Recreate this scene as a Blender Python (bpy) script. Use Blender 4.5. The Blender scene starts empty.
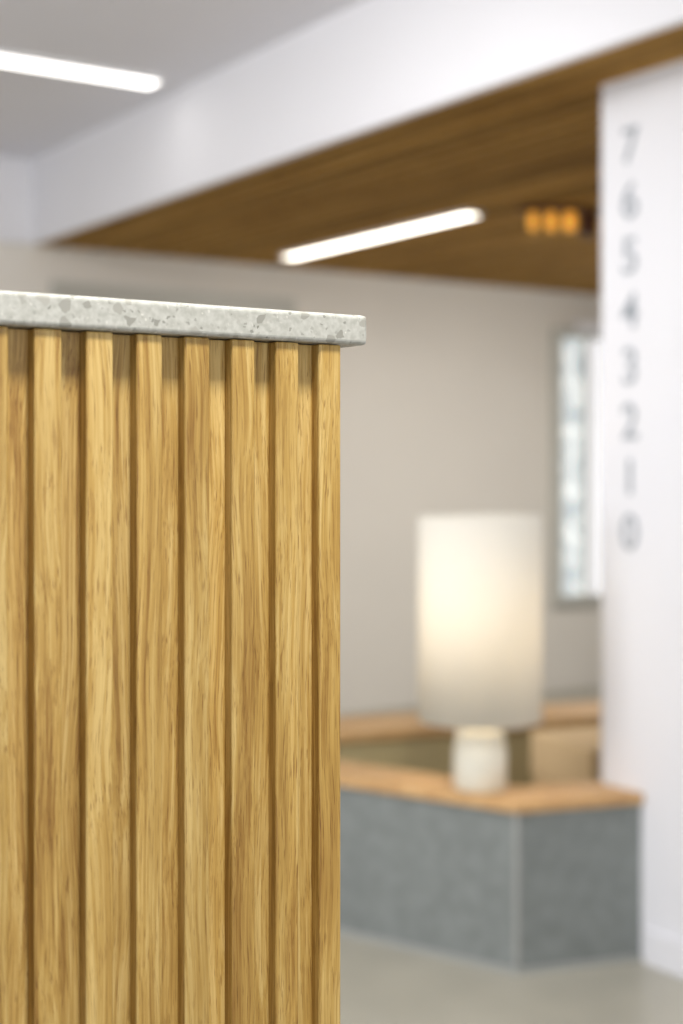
import bpy, bmesh, math, random
from mathutils import Vector
random.seed(4)
F=1464.0; H=1.4; TH=math.radians(33.3); CS=math.cos(TH); SN=math.sin(TH)
def W(x,d): return (x*CS+d*SN, -x*SN+d*CS)
sc=bpy.context.scene
try: sc.view_settings.view_transform='Standard'
except Exception: pass

# ---------------- materials ----------------
def mat(name,col,rough=.6,metal=0,noise=0,nscale=20,bump=0,emit=None,es=0):
    m=bpy.data.materials.new(name); m.use_nodes=True
    nt=m.node_tree; b=nt.nodes['Principled BSDF']
    b.inputs['Base Color'].default_value=(*col,1); b.inputs['Roughness'].default_value=rough
    b.inputs['Metallic'].default_value=metal
    if emit: b.inputs['Emission Color'].default_value=(*emit,1); b.inputs['Emission Strength'].default_value=es
    tc=nt.nodes.new('ShaderNodeTexCoord'); n=nt.nodes.new('ShaderNodeTexNoise')
    n.inputs['Scale'].default_value=nscale; n.inputs['Detail'].default_value=5
    nt.links.new(tc.outputs['Object'],n.inputs['Vector'])
    r=nt.nodes.new('ShaderNodeValToRGB')
    r.color_ramp.elements[0].position=.3; r.color_ramp.elements[1].position=.7
    r.color_ramp.elements[0].color=(*[c*(1-noise) for c in col],1)
    r.color_ramp.elements[1].color=(*[min(1,c*(1+noise)) for c in col],1)
    nt.links.new(n.outputs['Fac'],r.inputs['Fac']); nt.links.new(r.outputs['Color'],b.inputs['Base Color'])
    if bump:
        bp=nt.nodes.new('ShaderNodeBump'); bp.inputs['Strength'].default_value=bump; bp.inputs['Distance'].default_value=.002
        nt.links.new(n.outputs['Fac'],bp.inputs['Height']); nt.links.new(bp.outputs['Normal'],b.inputs['Normal'])
    return m
def oak(name,stops,along='z',attr=None,fine=1.0,rough=.45,tint=(.84,1.10),spec=.5):
    m=bpy.data.materials.new(name); m.use_nodes=True; nt=m.node_tree; N=nt.nodes; L=nt.links
    b=N['Principled BSDF']; b.inputs['Roughness'].default_value=rough; b.inputs['Specular IOR Level'].default_value=spec
    tc=N.new('ShaderNodeTexCoord')
    off=N.new('ShaderNodeVectorMath'); off.operation='ADD'
    L.new(tc.outputs['Object'],off.inputs[0])
    def mapping(s,src):
        mp=N.new('ShaderNodeMapping'); mp.inputs['Scale'].default_value=s; L.new(src,mp.inputs['Vector']); return mp.outputs['Vector']
    def sc3(a,c): return (a,a,c) if along=='z' else ((c,a,a) if along=='x' else (a,c,a))
    def noise(s,src,det=3,ro=.5):
        n=N.new('ShaderNodeTexNoise'); n.inputs['Scale'].default_value=1; n.inputs['Detail'].default_value=det; n.inputs['Roughness'].default_value=ro
        L.new(mapping(s,src),n.inputs['Vector']); return n
    def math_(op,a,b_=None,c=None):
        q=N.new('ShaderNodeMath'); q.operation=op
        for i,v in enumerate((a,b_,c)):
            if v is None: continue
            if isinstance(v,(int,float)): q.inputs[i].default_value=v
            else: L.new(v,q.inputs[i])
        return q.outputs[0]
    if attr:
        a=N.new('ShaderNodeAttribute'); a.attribute_name=attr
        L.new(a.outputs['Vector'],off.inputs[1])
    O=off.outputs[0]
    wv=noise(sc3(9*fine,3.5*fine),O,2)
    sub=N.new('ShaderNodeVectorMath'); sub.operation='MULTIPLY_ADD'
    L.new(wv.outputs['Color'],sub.inputs[0]); k=.030/fine
    sub.inputs[1].default_value=(k,k,k); L.new(O,sub.inputs[2]); S=sub.outputs[0]
    g1=noise(sc3(210*fine,2.2*fine),S,6,.62)      # growth streaks
    g2=noise(sc3(1600*fine,40*fine),S,2)          # pores
    g3=noise(sc3(45*fine,4*fine),O,2)             # broad tone
    g4=noise(sc3(620*fine,7*fine),S,3)            # fine fibres
    v=math_('ADD',math_('MULTIPLY',g1.outputs['Fac'],.42),math_('ADD',math_('MULTIPLY',g3.outputs['Fac'],.33),math_('MULTIPLY',g4.outputs['Fac'],.28)))
    r=N.new('ShaderNodeValToRGB'); cr=r.color_ramp
    cr.elements[0].position=.41; cr.elements[0].color=(*stops[0],1)
    cr.elements[1].position=.62; cr.elements[1].color=(*stops[2],1)
    e=cr.elements.new(.51); e.color=(*stops[1],1)
    L.new(v,r.inputs['Fac']); cur=r.outputs['Color']
    pr=N.new('ShaderNodeValToRGB'); pr.color_ramp.elements[0].position=.33; pr.color_ramp.elements[0].color=(.48,.37,.24,1)
    pr.color_ramp.elements[1].position=.42; pr.color_ramp.elements[1].color=(1,1,1,1)
    L.new(g2.outputs['Fac'],pr.inputs['Fac'])
    mm=N.new('ShaderNodeMix'); mm.data_type='RGBA'; mm.blend_type='MULTIPLY'; mm.inputs[0].default_value=.8
    L.new(cur,mm.inputs[6]); L.new(pr.outputs['Color'],mm.inputs[7]); cur=mm.outputs[2]
    if attr:
        wn=N.new('ShaderNodeTexWhiteNoise'); wn.noise_dimensions='3D'; L.new(a.outputs['Vector'],wn.inputs['Vector'])
        mr=N.new('ShaderNodeMapRange'); mr.inputs['To Min'].default_value=tint[0]; mr.inputs['To Max'].default_value=tint[1]
        L.new(wn.outputs['Value'],mr.inputs['Value'])
        vm=N.new('ShaderNodeVectorMath'); vm.operation='SCALE'; L.new(cur,vm.inputs[0]); L.new(mr.outputs[0],vm.inputs['Scale']); cur=vm.outputs[0]
    L.new(cur,b.inputs['Base Color'])
    bp=N.new('ShaderNodeBump'); bp.inputs['Strength'].default_value=.3; bp.inputs['Distance'].default_value=.0005
    L.new(g2.outputs['Fac'],bp.inputs['Height']); L.new(bp.outputs['Normal'],b.inputs['Normal'])
    return m
def terrazzo():
    m=bpy.data.materials.new('terrazzo'); m.use_nodes=True; nt=m.node_tree; N=nt.nodes; L=nt.links
    b=N['Principled BSDF']; b.inputs['Roughness'].default_value=.35
    tc=N.new('ShaderNodeTexCoord')
    n=N.new('ShaderNodeTexNoise'); n.inputs['Scale'].default_value=220; n.inputs['Detail'].default_value=6
    L.new(tc.outputs['Object'],n.inputs['Vector'])
    r=N.new('ShaderNodeValToRGB'); r.color_ramp.elements[0].color=(.41,.41,.37,1); r.color_ramp.elements[1].color=(.53,.53,.49,1)
    r.color_ramp.elements[0].position=.35; r.color_ramp.elements[1].position=.65
    L.new(n.outputs['Fac'],r.inputs['Fac']); cur=r.outputs['Color']
    for scale,thr,edge,c0,c1 in ((420,.78,.16,(.26,.26,.23),(.66,.65,.60)),(150,.82,.10,(.22,.22,.19),(.42,.41,.37))):
        d=N.new('ShaderNodeVectorMath'); d.operation='MULTIPLY_ADD'; nn=N.new('ShaderNodeTexNoise'); nn.inputs['Scale'].default_value=scale*1.2
        L.new(tc.outputs['Object'],nn.inputs['Vector']); L.new(nn.outputs['Color'],d.inputs[0])
        d.inputs[1].default_value=(.5/scale,)*3; L.new(tc.outputs['Object'],d.inputs[2])
        v1=N.new('ShaderNodeTexVoronoi'); v1.inputs['Scale'].default_value=scale; L.new(d.outputs[0],v1.inputs['Vector'])
        v2=N.new('ShaderNodeTexVoronoi'); v2.feature='DISTANCE_TO_EDGE'; v2.inputs['Scale'].default_value=scale; L.new(d.outputs[0],v2.inputs['Vector'])
        sp=N.new('ShaderNodeSeparateColor'); L.new(v1.outputs['Color'],sp.inputs[0])
        g=N.new('ShaderNodeMath'); g.operation='GREATER_THAN'; g.inputs[1].default_value=thr; L.new(sp.outputs[0],g.inputs[0])
        g2=N.new('ShaderNodeMath'); g2.operation='GREATER_THAN'; g2.inputs[1].default_value=edge; L.new(v2.outputs['Distance'],g2.inputs[0])
        mu=N.new('ShaderNodeMath'); mu.operation='MULTIPLY'; L.new(g.outputs[0],mu.inputs[0]); L.new(g2.outputs[0],mu.inputs[1])
        cr=N.new('ShaderNodeValToRGB'); cr.color_ramp.elements[0].color=(*c0,1); cr.color_ramp.elements[1].color=(*c1,1)
        L.new(sp.outputs[1],cr.inputs['Fac'])
        mx=N.new('ShaderNodeMix'); mx.data_type='RGBA'; L.new(mu.outputs[0],mx.inputs[0]); L.new(cur,mx.inputs[6]); L.new(cr.outputs['Color'],mx.inputs[7])
        cur=mx.outputs[2]
    L.new(cur,b.inputs['Base Color'])
    return m

M_oak=oak('oak_slat',[(.30,.155,.028),(.49,.305,.078),(.66,.47,.175)],attr='slat')
M_cap=oak('oak_cap',[(.42,.23,.09),(.58,.35,.15),(.68,.45,.22)],along='x',fine=.4)
M_ceil=oak('timber_ceiling',[(.26,.135,.032),(.42,.235,.060),(.52,.31,.092)],along='y',attr='slat',fine=.3,tint=(.68,1.25),rough=.8,spec=.15)
M_terr=terrazzo()
M_white=mat('white_paint',(.78,.78,.815),.7,noise=.01,nscale=3)
M_upper=mat('ceiling_paint',(.74,.74,.79),.8,noise=.01,nscale=3)
M_beige=mat('warm_grey_paint',(.72,.685,.63),.8,noise=.015,nscale=2)
M_part=mat('partition_paint',(.74,.745,.785),.7,noise=.01,nscale=3)
M_floor=mat('polished_concrete',(.37,.352,.292),.32,noise=.12,nscale=2.5)
M_grey=mat('grey_green_felt',(.205,.224,.220),.85,noise=.13,nscale=22,bump=.1)
M_olive=mat('olive_upholstery',(.44,.36,.19),.85,noise=.10,nscale=60,bump=.2)
M_trim=mat('pale_metal_edge',(.33,.34,.33),.5)
M_tan=mat('tan_upholstery',(.72,.52,.29),.8,noise=.06,nscale=80,bump=.2)
M_dark=mat('dark_backing',(.040,.022,.009),.9)
M_board=mat('grey_board',(.44,.43,.39),.5,noise=.02)
M_led=mat('led_diffuser',(1,1,1),.4,emit=(1,.97,.93),es=4)
M_led2=mat('led_diffuser_warm',(1,1,1),.4,emit=(1,.93,.80),es=6)
M_housing=mat('white_housing',(.8,.8,.8),.4)
M_ink=mat('grey_lettering',(.31,.34,.38),.6)
M_ceramic=mat('cream_ceramic',(.82,.80,.70),.4)
M_amber=mat('amber_glass',(.8,.4,.05),.3,emit=(1,.42,.05),es=.7)
M_black=mat('dark_red_metal',(.10,.04,.02),.5)
M_frame=mat('window_frame_paint',(.50,.50,.46),.5)
M_blind=mat('white_blind_glow',(.85,.86,.88),.7,emit=(.92,.94,1),es=.55)  # blind glows by emission, in place of daylight coming through it
# mottled privacy glass; its emission stands in for daylight from outside
M_glass=mat('patterned_glass_glow',(.5,.56,.6),.3,noise=.45,nscale=10)
nt=M_glass.node_tree; b=nt.nodes['Principled BSDF']
rr=[n for n in nt.nodes if n.type=='VALTORGB'][0]
rr.color_ramp.elements[0].color=(.46,.52,.56,1); rr.color_ramp.elements[1].color=(.95,1,1,1)
rr.color_ramp.elements[0].position=.38; rr.color_ramp.elements[1].position=.62
nt.links.new(rr.outputs['Color'],b.inputs['Emission Color']); b.inputs['Emission Strength'].default_value=.55
# lamp shade fabric
M_shade=bpy.data.materials.new('lamp_shade_linen'); M_shade.use_nodes=True
nt=M_shade.node_tree; nt.nodes.clear()
o=nt.nodes.new('ShaderNodeOutputMaterial'); d1=nt.nodes.new('ShaderNodeBsdfDiffuse'); t1=nt.nodes.new('ShaderNodeBsdfTranslucent')
mx=nt.nodes.new('ShaderNodeMixShader'); mx.inputs[0].default_value=.4
wv=nt.nodes.new('ShaderNodeTexNoise'); wv.inputs['Scale'].default_value=200
rp=nt.nodes.new('ShaderNodeValToRGB'); rp.color_ramp.elements[0].color=(.83,.80,.73,1); rp.color_ramp.elements[1].color=(.90,.88,.82,1)
nt.links.new(wv.outputs['Fac'],rp.inputs['Fac'])
for q in (d1,t1): nt.links.new(rp.outputs['Color'],q.inputs['Color'])
nt.links.new(d1.outputs[0],mx.inputs[1]); nt.links.new(t1.outputs[0],mx.inputs[2]); nt.links.new(mx.outputs[0],o.inputs['Surface'])

# ---------------- mesh helpers ----------------
def add(name,bm,m,parent=None,bevel=0,kind=None,smooth=False,seg=2):
    me=bpy.data.meshes.new(name); bmesh.ops.recalc_face_normals(bm,faces=bm.faces); bm.to_mesh(me); bm.free()
    ob=bpy.data.objects.new(name,me); sc.collection.objects.link(ob); me.materials.append(m)
    if parent: ob.parent=parent
    if kind: ob['kind']=kind
    if bevel:
        md=ob.modifiers.new('bevel','BEVEL'); md.width=bevel; md.segments=seg; md.limit_method='ANGLE'
    if smooth:
        for p in me.polygons: p.use_smooth=True
    return ob
def box(bm,x0,x1,y0,y1,z0,z1,tag=None):
    vs=[bm.verts.new((x,y,z)) for z in (z0,z1) for x,y in ((x0,y0),(x1,y0),(x1,y1),(x0,y1))]
    for f in ((3,2,1,0),(4,5,6,7),(0,1,5,4),(1,2,6,5),(2,3,7,6),(3,0,4,7)): bm.faces.new([vs[i] for i in f])
    if tag is not None:
        lay=bm.verts.layers.float_vector.get('slat')
        for v in vs: v[lay]=tag
def boxo(name,b,m,**k):
    bm=bmesh.new(); box(bm,*b); return add(name,bm,m,**k)
def prism(bm,pts,z0,z1):
    lo=[bm.verts.new((x,y,z0)) for x,y in pts]; hi=[bm.verts.new((x,y,z1)) for x,y in pts]
    bm.faces.new(lo[::-1]); bm.faces.new(hi); n=len(pts)
    for i in range(n): bm.faces.new((lo[i],lo[(i+1)%n],hi[(i+1)%n],hi[i]))
def prismo(name,pts,z0,z1,m,**k):
    bm=bmesh.new(); prism(bm,pts,z0,z1); return add(name,bm,m,**k)
def empty(name,loc,label,cat,group=None):
    e=bpy.data.objects.new(name,None); e.location=loc; sc.collection.objects.link(e)
    e['label']=label; e['category']=cat
    if group: e['group']=group
    e.empty_display_size=.05
    return e
def put(ob,par):
    ob.parent=par; ob.location=Vector(ob.location)-Vector(par.location); return ob
def lathe(prof,c,n=48,closed=False):
    bm=bmesh.new(); rings=[]
    for r,z in prof:
        rings.append([bm.verts.new((c[0]+r*math.cos(2*math.pi*i/n),c[1]+r*math.sin(2*math.pi*i/n),z)) for i in range(n)])
    for a,b2 in zip(rings,rings[1:]):
        for i in range(n): bm.faces.new((a[i],a[(i+1)%n],b2[(i+1)%n],b2[i]))
    if closed: bm.faces.new(rings[0][::-1]); bm.faces.new(rings[-1])
    return bm

# ---------------- room ----------------
ZC=2.535; ZU=2.965; XE=2.74; YB=7.03; XL=-3; XR=8; YF=-3.5
boxo('floor',(XL,XR,YF,YB,-.1,0),M_floor,kind='structure')
boxo('wall_back',(XL,XR,YB,YB+.15,-.1,ZU+.1),M_beige,kind='structure')
boxo('wall_left',(XL-.15,XL,YF,YB,-.1,ZU+.1),M_white,kind='structure')
boxo('wall_right',(XR,XR+.15,YF,YB,-.1,ZU+.1),M_white,kind='structure')
boxo('wall_front',(XL,XR,YF-.15,YF,-.1,ZU+.1),M_white,kind='structure')
boxo('ceiling',(XL,XE,YF,YB,ZU,ZU+.1),M_upper,kind='structure')
boxo('trim_1',(XE,XE+.03,YF,YB,ZC,ZU+.1),M_white,kind='structure')
boxo('trim_2',(XL,XE-.001,YB-.04,YB-.001,ZC,ZU-.001),M_white,kind='structure')
# timber lined lower ceiling: real battens on a dark backing
bm=bmesh.new(); lay=bm.verts.layers.float_vector.new('slat')
x=XE+.032
while x<XR-.1:
    box(bm,x,x+.063,YF,YB,ZC,ZC+.03,tag=(random.uniform(0,50),random.uniform(0,50),0)); x+=.096
add('ceiling.001',bm,M_ceil,kind='structure')
boxo('ceiling.002',(XE+.03,XR,YF,YB,ZC+.03,ZC+.08),M_dark,kind='structure')
# partition
PX=3.009; PY=3.187
boxo('wall_partition',(PX,PX+.14,-1.2,PY,0,ZC),M_part,kind='structure',bevel=.002)
boxo('baseboard_partition',(PX-.014,PX,-1.2,3.0,0,.10),M_part,kind='structure',bevel=.002)

# window
wx0,wx1,wz0,wz1=6.26,7.5,.60,2.24
bm=bmesh.new()
for b4 in ((wx0-.06,wx0,wz0-.06,wz1+.06),(wx1,wx1+.06,wz0-.06,wz1+.06),(wx0,wx1,wz0-.06,wz0),(wx0,wx1,wz1,wz1+.06),(wx0+.2,wx0+.225,wz0,wz1)):
    box(bm,b4[0],b4[1],YB-.05,YB-.001,b4[2],b4[3])
wn=add('window_1',bm,M_frame,kind='structure',bevel=.003)
gl=boxo('glass_pane',(wx0,wx0+.2,YB-.02,YB-.002,wz0,wz1),M_glass); gl.parent=wn
bl=boxo('roller_blind',(wx0+.226,wx1,YB-.04,YB-.022,wz0,wz1),M_blind); bl.parent=wn
rh=boxo('blind_headrail',(wx0+.1,wx1,YB-.12,YB-.051,wz1+.04,wz1+.10),M_white); rh.parent=wn

# wall board
bd=empty('wall_board',(3.57,YB,1.5),'wide grey wall-mounted board with thin pale rim','board')
put(boxo('board_panel',(2.87,4.27,YB-.022,YB-.001,1.2,2.34),M_board),bd)
bm=bmesh.new()
for b4 in ((2.85,2.87,1.18,2.36),(4.27,4.29,1.18,2.36),(2.87,4.27,1.18,1.2),(2.87,4.27,2.34,2.36)):
    box(bm,b4[0],b4[1],YB-.03,YB-.001,b4[2],b4[3])
put(add('board_frame',bm,M_frame),bd)

# ---------------- linear lights ----------------
def linear(b,m,label):
    x0,x1,y0,y1,zt=b
    e=empty('linear_light',((x0+x1)/2,(y0+y1)/2,zt),label,'ceiling light')
    bm=bmesh.new(); t=.006
    box(bm,x0-t,x1+t,y0-t,y1+t,zt-.004,zt)
    box(bm,x0-t,x1+t,y0-t,y0,zt-.02,zt-.004); box(bm,x0-t,x1+t,y1,y1+t,zt-.02,zt-.004)
    box(bm,x0-t,x0,y0,y1,zt-.02,zt-.004); box(bm,x1,x1+t,y0,y1,zt-.02,zt-.004)
    put(add('light_housing',bm,M_housing),e)
    put(boxo('light_diffuser',(x0,x1,y0,y1,zt-.018,zt-.005),m),e)
linear((.6,2.60,5.27,5.375,ZU),M_led,'long white linear LED light on white ceiling')
linear((3.952,4.038,5.03,6.60,ZC),M_led2,'long white linear LED light on timber slat ceiling')

# amber fixture
fx=W((552-341.5)*6.3/F,6.3)
e=empty('spotlight_bar',(fx[0],fx[1],ZC),'dark ceiling bar with three glowing amber lamps','ceiling light')
ends=[W((u-341.5)*6.3/F,6.3) for u in (533,551,570,588)]
dv=Vector((ends[3][0]-ends[0][0],ends[3][1]-ends[0][1])).normalized(); nv=Vector((-dv.y,dv.x))
def ob2(c,l,w):
    c=Vector(c); return [tuple(c+dv*a*l/2+nv*b_*w/2) for a,b_ in ((-1,-1),(1,-1),(1,1),(-1,1))]
put(prismo('mounting_bar',ob2(fx,.28,.04),ZC-.022,ZC,M_black),e)
put(prismo('driver_box',ob2(ends[3],.07,.07),ZC-.13,ZC-.023,M_black,bevel=.004),e)
for q,rs in zip(ends[:3],(.85,1,1.15)):
    put(add('amber_lamp',lathe([(.010*rs,ZC-.023),(.022*rs,ZC-.035),(.025*rs,ZC-.06),(.023*rs,ZC-.09),(.014*rs,ZC-.105)],q,24,True),M_amber,smooth=True),e)

# ---------------- wall numbers ----------------
e=empty('number_sign',(PX,3.067,1.78),'column of grey numbers 7 down to 0 on white wall','sign')
for k,ch in enumerate('76543210'):
    cu=bpy.data.curves.new('digit','FONT'); cu.body=ch; cu.size=.145; cu.extrude=.0012; cu.offset=.0012; cu.align_x='CENTER'; cu.align_y='CENTER'
    t=bpy.data.objects.new('digit_text',cu); sc.collection.objects.link(t)
    bpy.context.view_layer.update()
    me=bpy.data.meshes.new_from_object(t); bpy.data.objects.remove(t); me.name='digit'; me.materials.clear(); me.materials.append(M_ink)
    t=bpy.data.objects.new('digit',me); sc.collection.objects.link(t)
    z=1.4+(470-(147+55.3*k))*.00288
    t.rotation_euler=(math.pi/2,0,-math.pi/2); t.location=(PX-.0015,3.067,z); put(t,e)

# ---------------- low bench wall ----------------
def V(x,d): return Vector(W(x,d))
def fl(u,v): d=H*F/(v-470); return V((u-341.5)*d/F,d)
C=fl(517,975); Lp=fl(342,935); R=fl(638,961)
d1=(Lp-C).normalized(); d2=(R-C).normalized(); R=C+d2*((PX-.001-C.x)/d2.x)
n1=Vector((-d1.y,d1.x)); n2=Vector((-d2.y,d2.x))
if (n1.dot(Vector((1,1))))<0: n1=-n1
if n2.y<0: n2=-n2
def inter(p,a,q,b_):
    den=a.x*b_.y-a.y*b_.x; t=((q.x-p.x)*b_.y-(q.y-p.y)*b_.x)/den; return p+a*t
def ring(off_o,off_i):
    pts=[]
    A=C+d1*.95
    for o_ in (off_o,off_i):
        p=inter(C+n1*o_,d1,C+n2*o_,d2); rr_=inter(C+n2*o_,d2,Vector((PX-.001,0)),Vector((0,1)))
        pts.append([A+n1*o_,p,rr_])
    return [tuple(v) for v in pts[0]+pts[1][::-1]]
e=empty('corner_bench',(C.x,C.y,0),'low grey-green clad corner bench with oak ledge','bench')
put(prismo('clad_body',ring(0,.17),.0,.45,M_grey),e)
put(prismo('oak_ledge',ring(-.012,.185),.45,.48,M_cap,bevel=.003),e)
put(prismo('skirting',ring(-.003,.0),.0,.018,M_trim),e)
bm=bmesh.new(); prism(bm,[tuple(C+d1*.008-n1*.003),tuple(inter(C-n1*.003,d1,C-n2*.003,d2)),tuple(C+d2*.006-n2*.003),tuple(C+d2*.006),tuple(C),tuple(C+d1*.008)],.018,.449)
put(add('corner_trim',bm,M_trim),e)

# rear bench (parallel to right face)
rd=Vector((W(.935,.355))).normalized(); rn=Vector((-rd.y,rd.x))
if rn.y<0: rn=-rn
P0=V(0,5.12)
def strip(a,b_,o0,o1): return [tuple(P0+rd*a+rn*o0),tuple(P0+rd*b_+rn*o0),tuple(P0+rd*b_+rn*o1),tuple(P0+rd*a+rn*o1)]
e=empty('upholstered_bench',(P0.x,P0.y,0),'long olive upholstered low bench with oak top','bench')
put(prismo('bench_body',strip(-.3,2.0,.015,.30),0,.445,M_olive),e)
put(prismo('bench_top',strip(-.3,2.0,0,.31),.445,.48,M_cap,bevel=.003),e)

# ottoman
oc=V(.96,4.97); 
def oq(w,l,off=(0,0)):
    c=oc+rd*off[0]+rn*off[1]
    return [tuple(c+rd*a*w/2+rn*b_*l/2) for a,b_ in ((-1,-1),(1,-1),(1,1),(-1,1))]
e=empty('ottoman',(oc.x,oc.y,0),'square tan upholstered ottoman beside olive bench','ottoman')
put(prismo('ottoman_body',oq(.50,.38),.05,.34,M_tan,bevel=.01),e)
put(prismo('seat_cushion',oq(.51,.40),.342,.50,M_tan,bevel=.012,seg=4),e)
for a in (-.21,.21):
    for b_ in (-.15,.15): put(prismo('leg',oq(.04,.04,(a,b_)),0,.05,M_black),e)

# ---------------- table lamp ----------------
lc=C+d1*.17+n1*.088
e=empty('table_lamp',(lc.x,lc.y,.48),'tall cylindrical white linen lamp on chunky cream base','table lamp')
z=.4805
put(add('lamp_base',lathe([(.070,z),(.077,z+.006),(.077,z+.115),(.072,z+.122),(.071,z+.150),(.066,z+.168),(.045,z+.176),(.012,z+.177)],lc,64,True),M_ceramic,smooth=True),e)
put(add('lamp_stem',lathe([(.010,z+.178),(.010,z+.30)],lc,16,True),M_trim),e)
sh=add('lamp_shade',lathe([(.178,.680),(.178,1.268)],lc,96),M_shade,smooth=True)
sd=sh.modifiers.new('s','SOLIDIFY'); sd.thickness=.002
put(sh,e)
bm=bmesh.new()
for a in range(3):
    t=2*math.pi*a/3; dx,dy=math.cos(t),math.sin(t); px,py=-dy*.002,dx*.002
    prism(bm,[(lc.x+dx*.01+px,lc.y+dy*.01+py),(lc.x+dx*.01-px,lc.y+dy*.01-py),(lc.x+dx*.177-px,lc.y+dy*.177-py),(lc.x+dx*.177+px,lc.y+dy*.177+py)],.765,.769)
put(add('shade_ring',bm,M_trim),e)
bulbm=mat('bulb_glass',(1,.95,.85),.3,emit=(1,.75,.42),es=2)
put(add('bulb',lathe([(.012,.785),(.016,.80),(.03,.83),(.03,.85),(.015,.872)],lc,24,True),bulbm,smooth=True),e)

# ---------------- slatted counter ----------------
YS=.8125; K=YS/.822; XEND=.5396*K; TOPZ=H+.0835; PITCH=.0332*K; SW=.0172; DEP=.0095; YD=1.42
e=empty('reception_counter',(0,1.1,0),'tall oak counter clad in vertical slats','counter')
bm=bmesh.new(); lay=bm.verts.layers.float_vector.new('slat')
def rt(): return (random.uniform(0,9),random.uniform(0,9),random.uniform(0,9))
x=XEND-SW
while x>-1.4:
    jit=random.uniform(-.0004,.0004)
    box(bm,x+(jit if x<XEND-SW-.01 else 0),x+SW,YS,YS+DEP+.004,0.0,TOPZ-.0005,tag=rt()); x-=PITCH
y=YS+PITCH
while y<YD-SW:
    box(bm,XEND-DEP-.004,XEND,y,y+SW,0.0,TOPZ-.0005,tag=rt()); y+=PITCH
put(add('slat_cladding',bm,M_oak,bevel=.0013,seg=3),e)
bm=bmesh.new(); lay=bm.verts.layers.float_vector.new('slat')
x=XEND-DEP; 
while x>-1.4:   # backing boards, one behind each groove
    x0=x-PITCH; box(bm,x0,x,YS+DEP,YD,0,TOPZ-.0008,tag=rt()); x=x0
put(add('counter_body',bm,M_oak),e)
bm=bmesh.new(); box(bm,-1.42,.5530,.8095,YD+.012,TOPZ,TOPZ+.020)
ct=add('countertop',bm,M_terr,bevel=.003,seg=4)
ct['label']='pale grey terrazzo countertop slab on oak slatted counter'; ct['category']='countertop'

# ---------------- lights ----------------
def area(name,loc,target,size,power,col,sy=None):
    l=bpy.data.lights.new(name,'AREA'); l.energy=power; l.color=col; l.size=size
    if sy: l.shape='RECTANGLE'; l.size_y=sy
    o_=bpy.data.objects.new(name,l); sc.collection.objects.link(o_); o_.location=loc
    o_.rotation_euler=(Vector(target)-Vector(loc)).to_track_quat('-Z','Y').to_euler(); return o_
area('ceiling_panel_light',(.40,.27,2.93),(.40,.8,1.3),.20,56,(1,.97,.90))
area('fill_front',(.5,-3.3,1.6),(1.5,3,1.3),3.0,55,(.95,.97,1),2.2)  # added soft fill behind the camera, no window modelled there
area('fill_left',(-2.8,3.0,1.6),(3,3.5,1.4),3.0,88,(.94,.96,1),2.0)  # added fill from the left wall, lifts slat sides; no window there
area('fill_rear',(5.3,4.9,2.5),(5.3,6.0,0),1.4,88,(1,.97,.92))  # added fill to brighten the back wall, no fixture there
area('fill_mid',(1.2,3.4,2.93),(1.6,4.4,0),1.5,75,(1,.98,.96))  # added fill for the middle of the room, no fixture modelled
for nm,zz,pw in (('lamp_bulb_light',.86,2.2),('shade_fill_upper',1.08,1.2)):  # upper point light is added to even out the shade, no bulb there
    pl=bpy.data.lights.new(nm,'POINT'); pl.energy=pw; pl.color=(1,.79,.52); pl.shadow_soft_size=.06
    po=bpy.data.objects.new(nm,pl); po.location=(lc.x,lc.y,zz); sc.collection.objects.link(po)
w=bpy.data.worlds.new('w'); sc.world=w; w.use_nodes=True
w.node_tree.nodes['Background'].inputs[0].default_value=(.85,.92,1,1); w.node_tree.nodes['Background'].inputs[1].default_value=.6

# ---------------- camera ----------------
cd=bpy.data.cameras.new('cam'); cam=bpy.data.objects.new('cam',cd); sc.collection.objects.link(cam); sc.camera=cam
cam.location=(0,0,H); cam.rotation_euler=(math.pi/2,0,-TH)
cd.sensor_fit='VERTICAL'; cd.sensor_height=36; cd.sensor_width=24; cd.lens=F*36/1024
cd.shift_y=-42/1024; cd.clip_start=.02
cd.dof.use_dof=True; cd.dof.focus_distance=.965; cd.dof.aperture_fstop=4.0
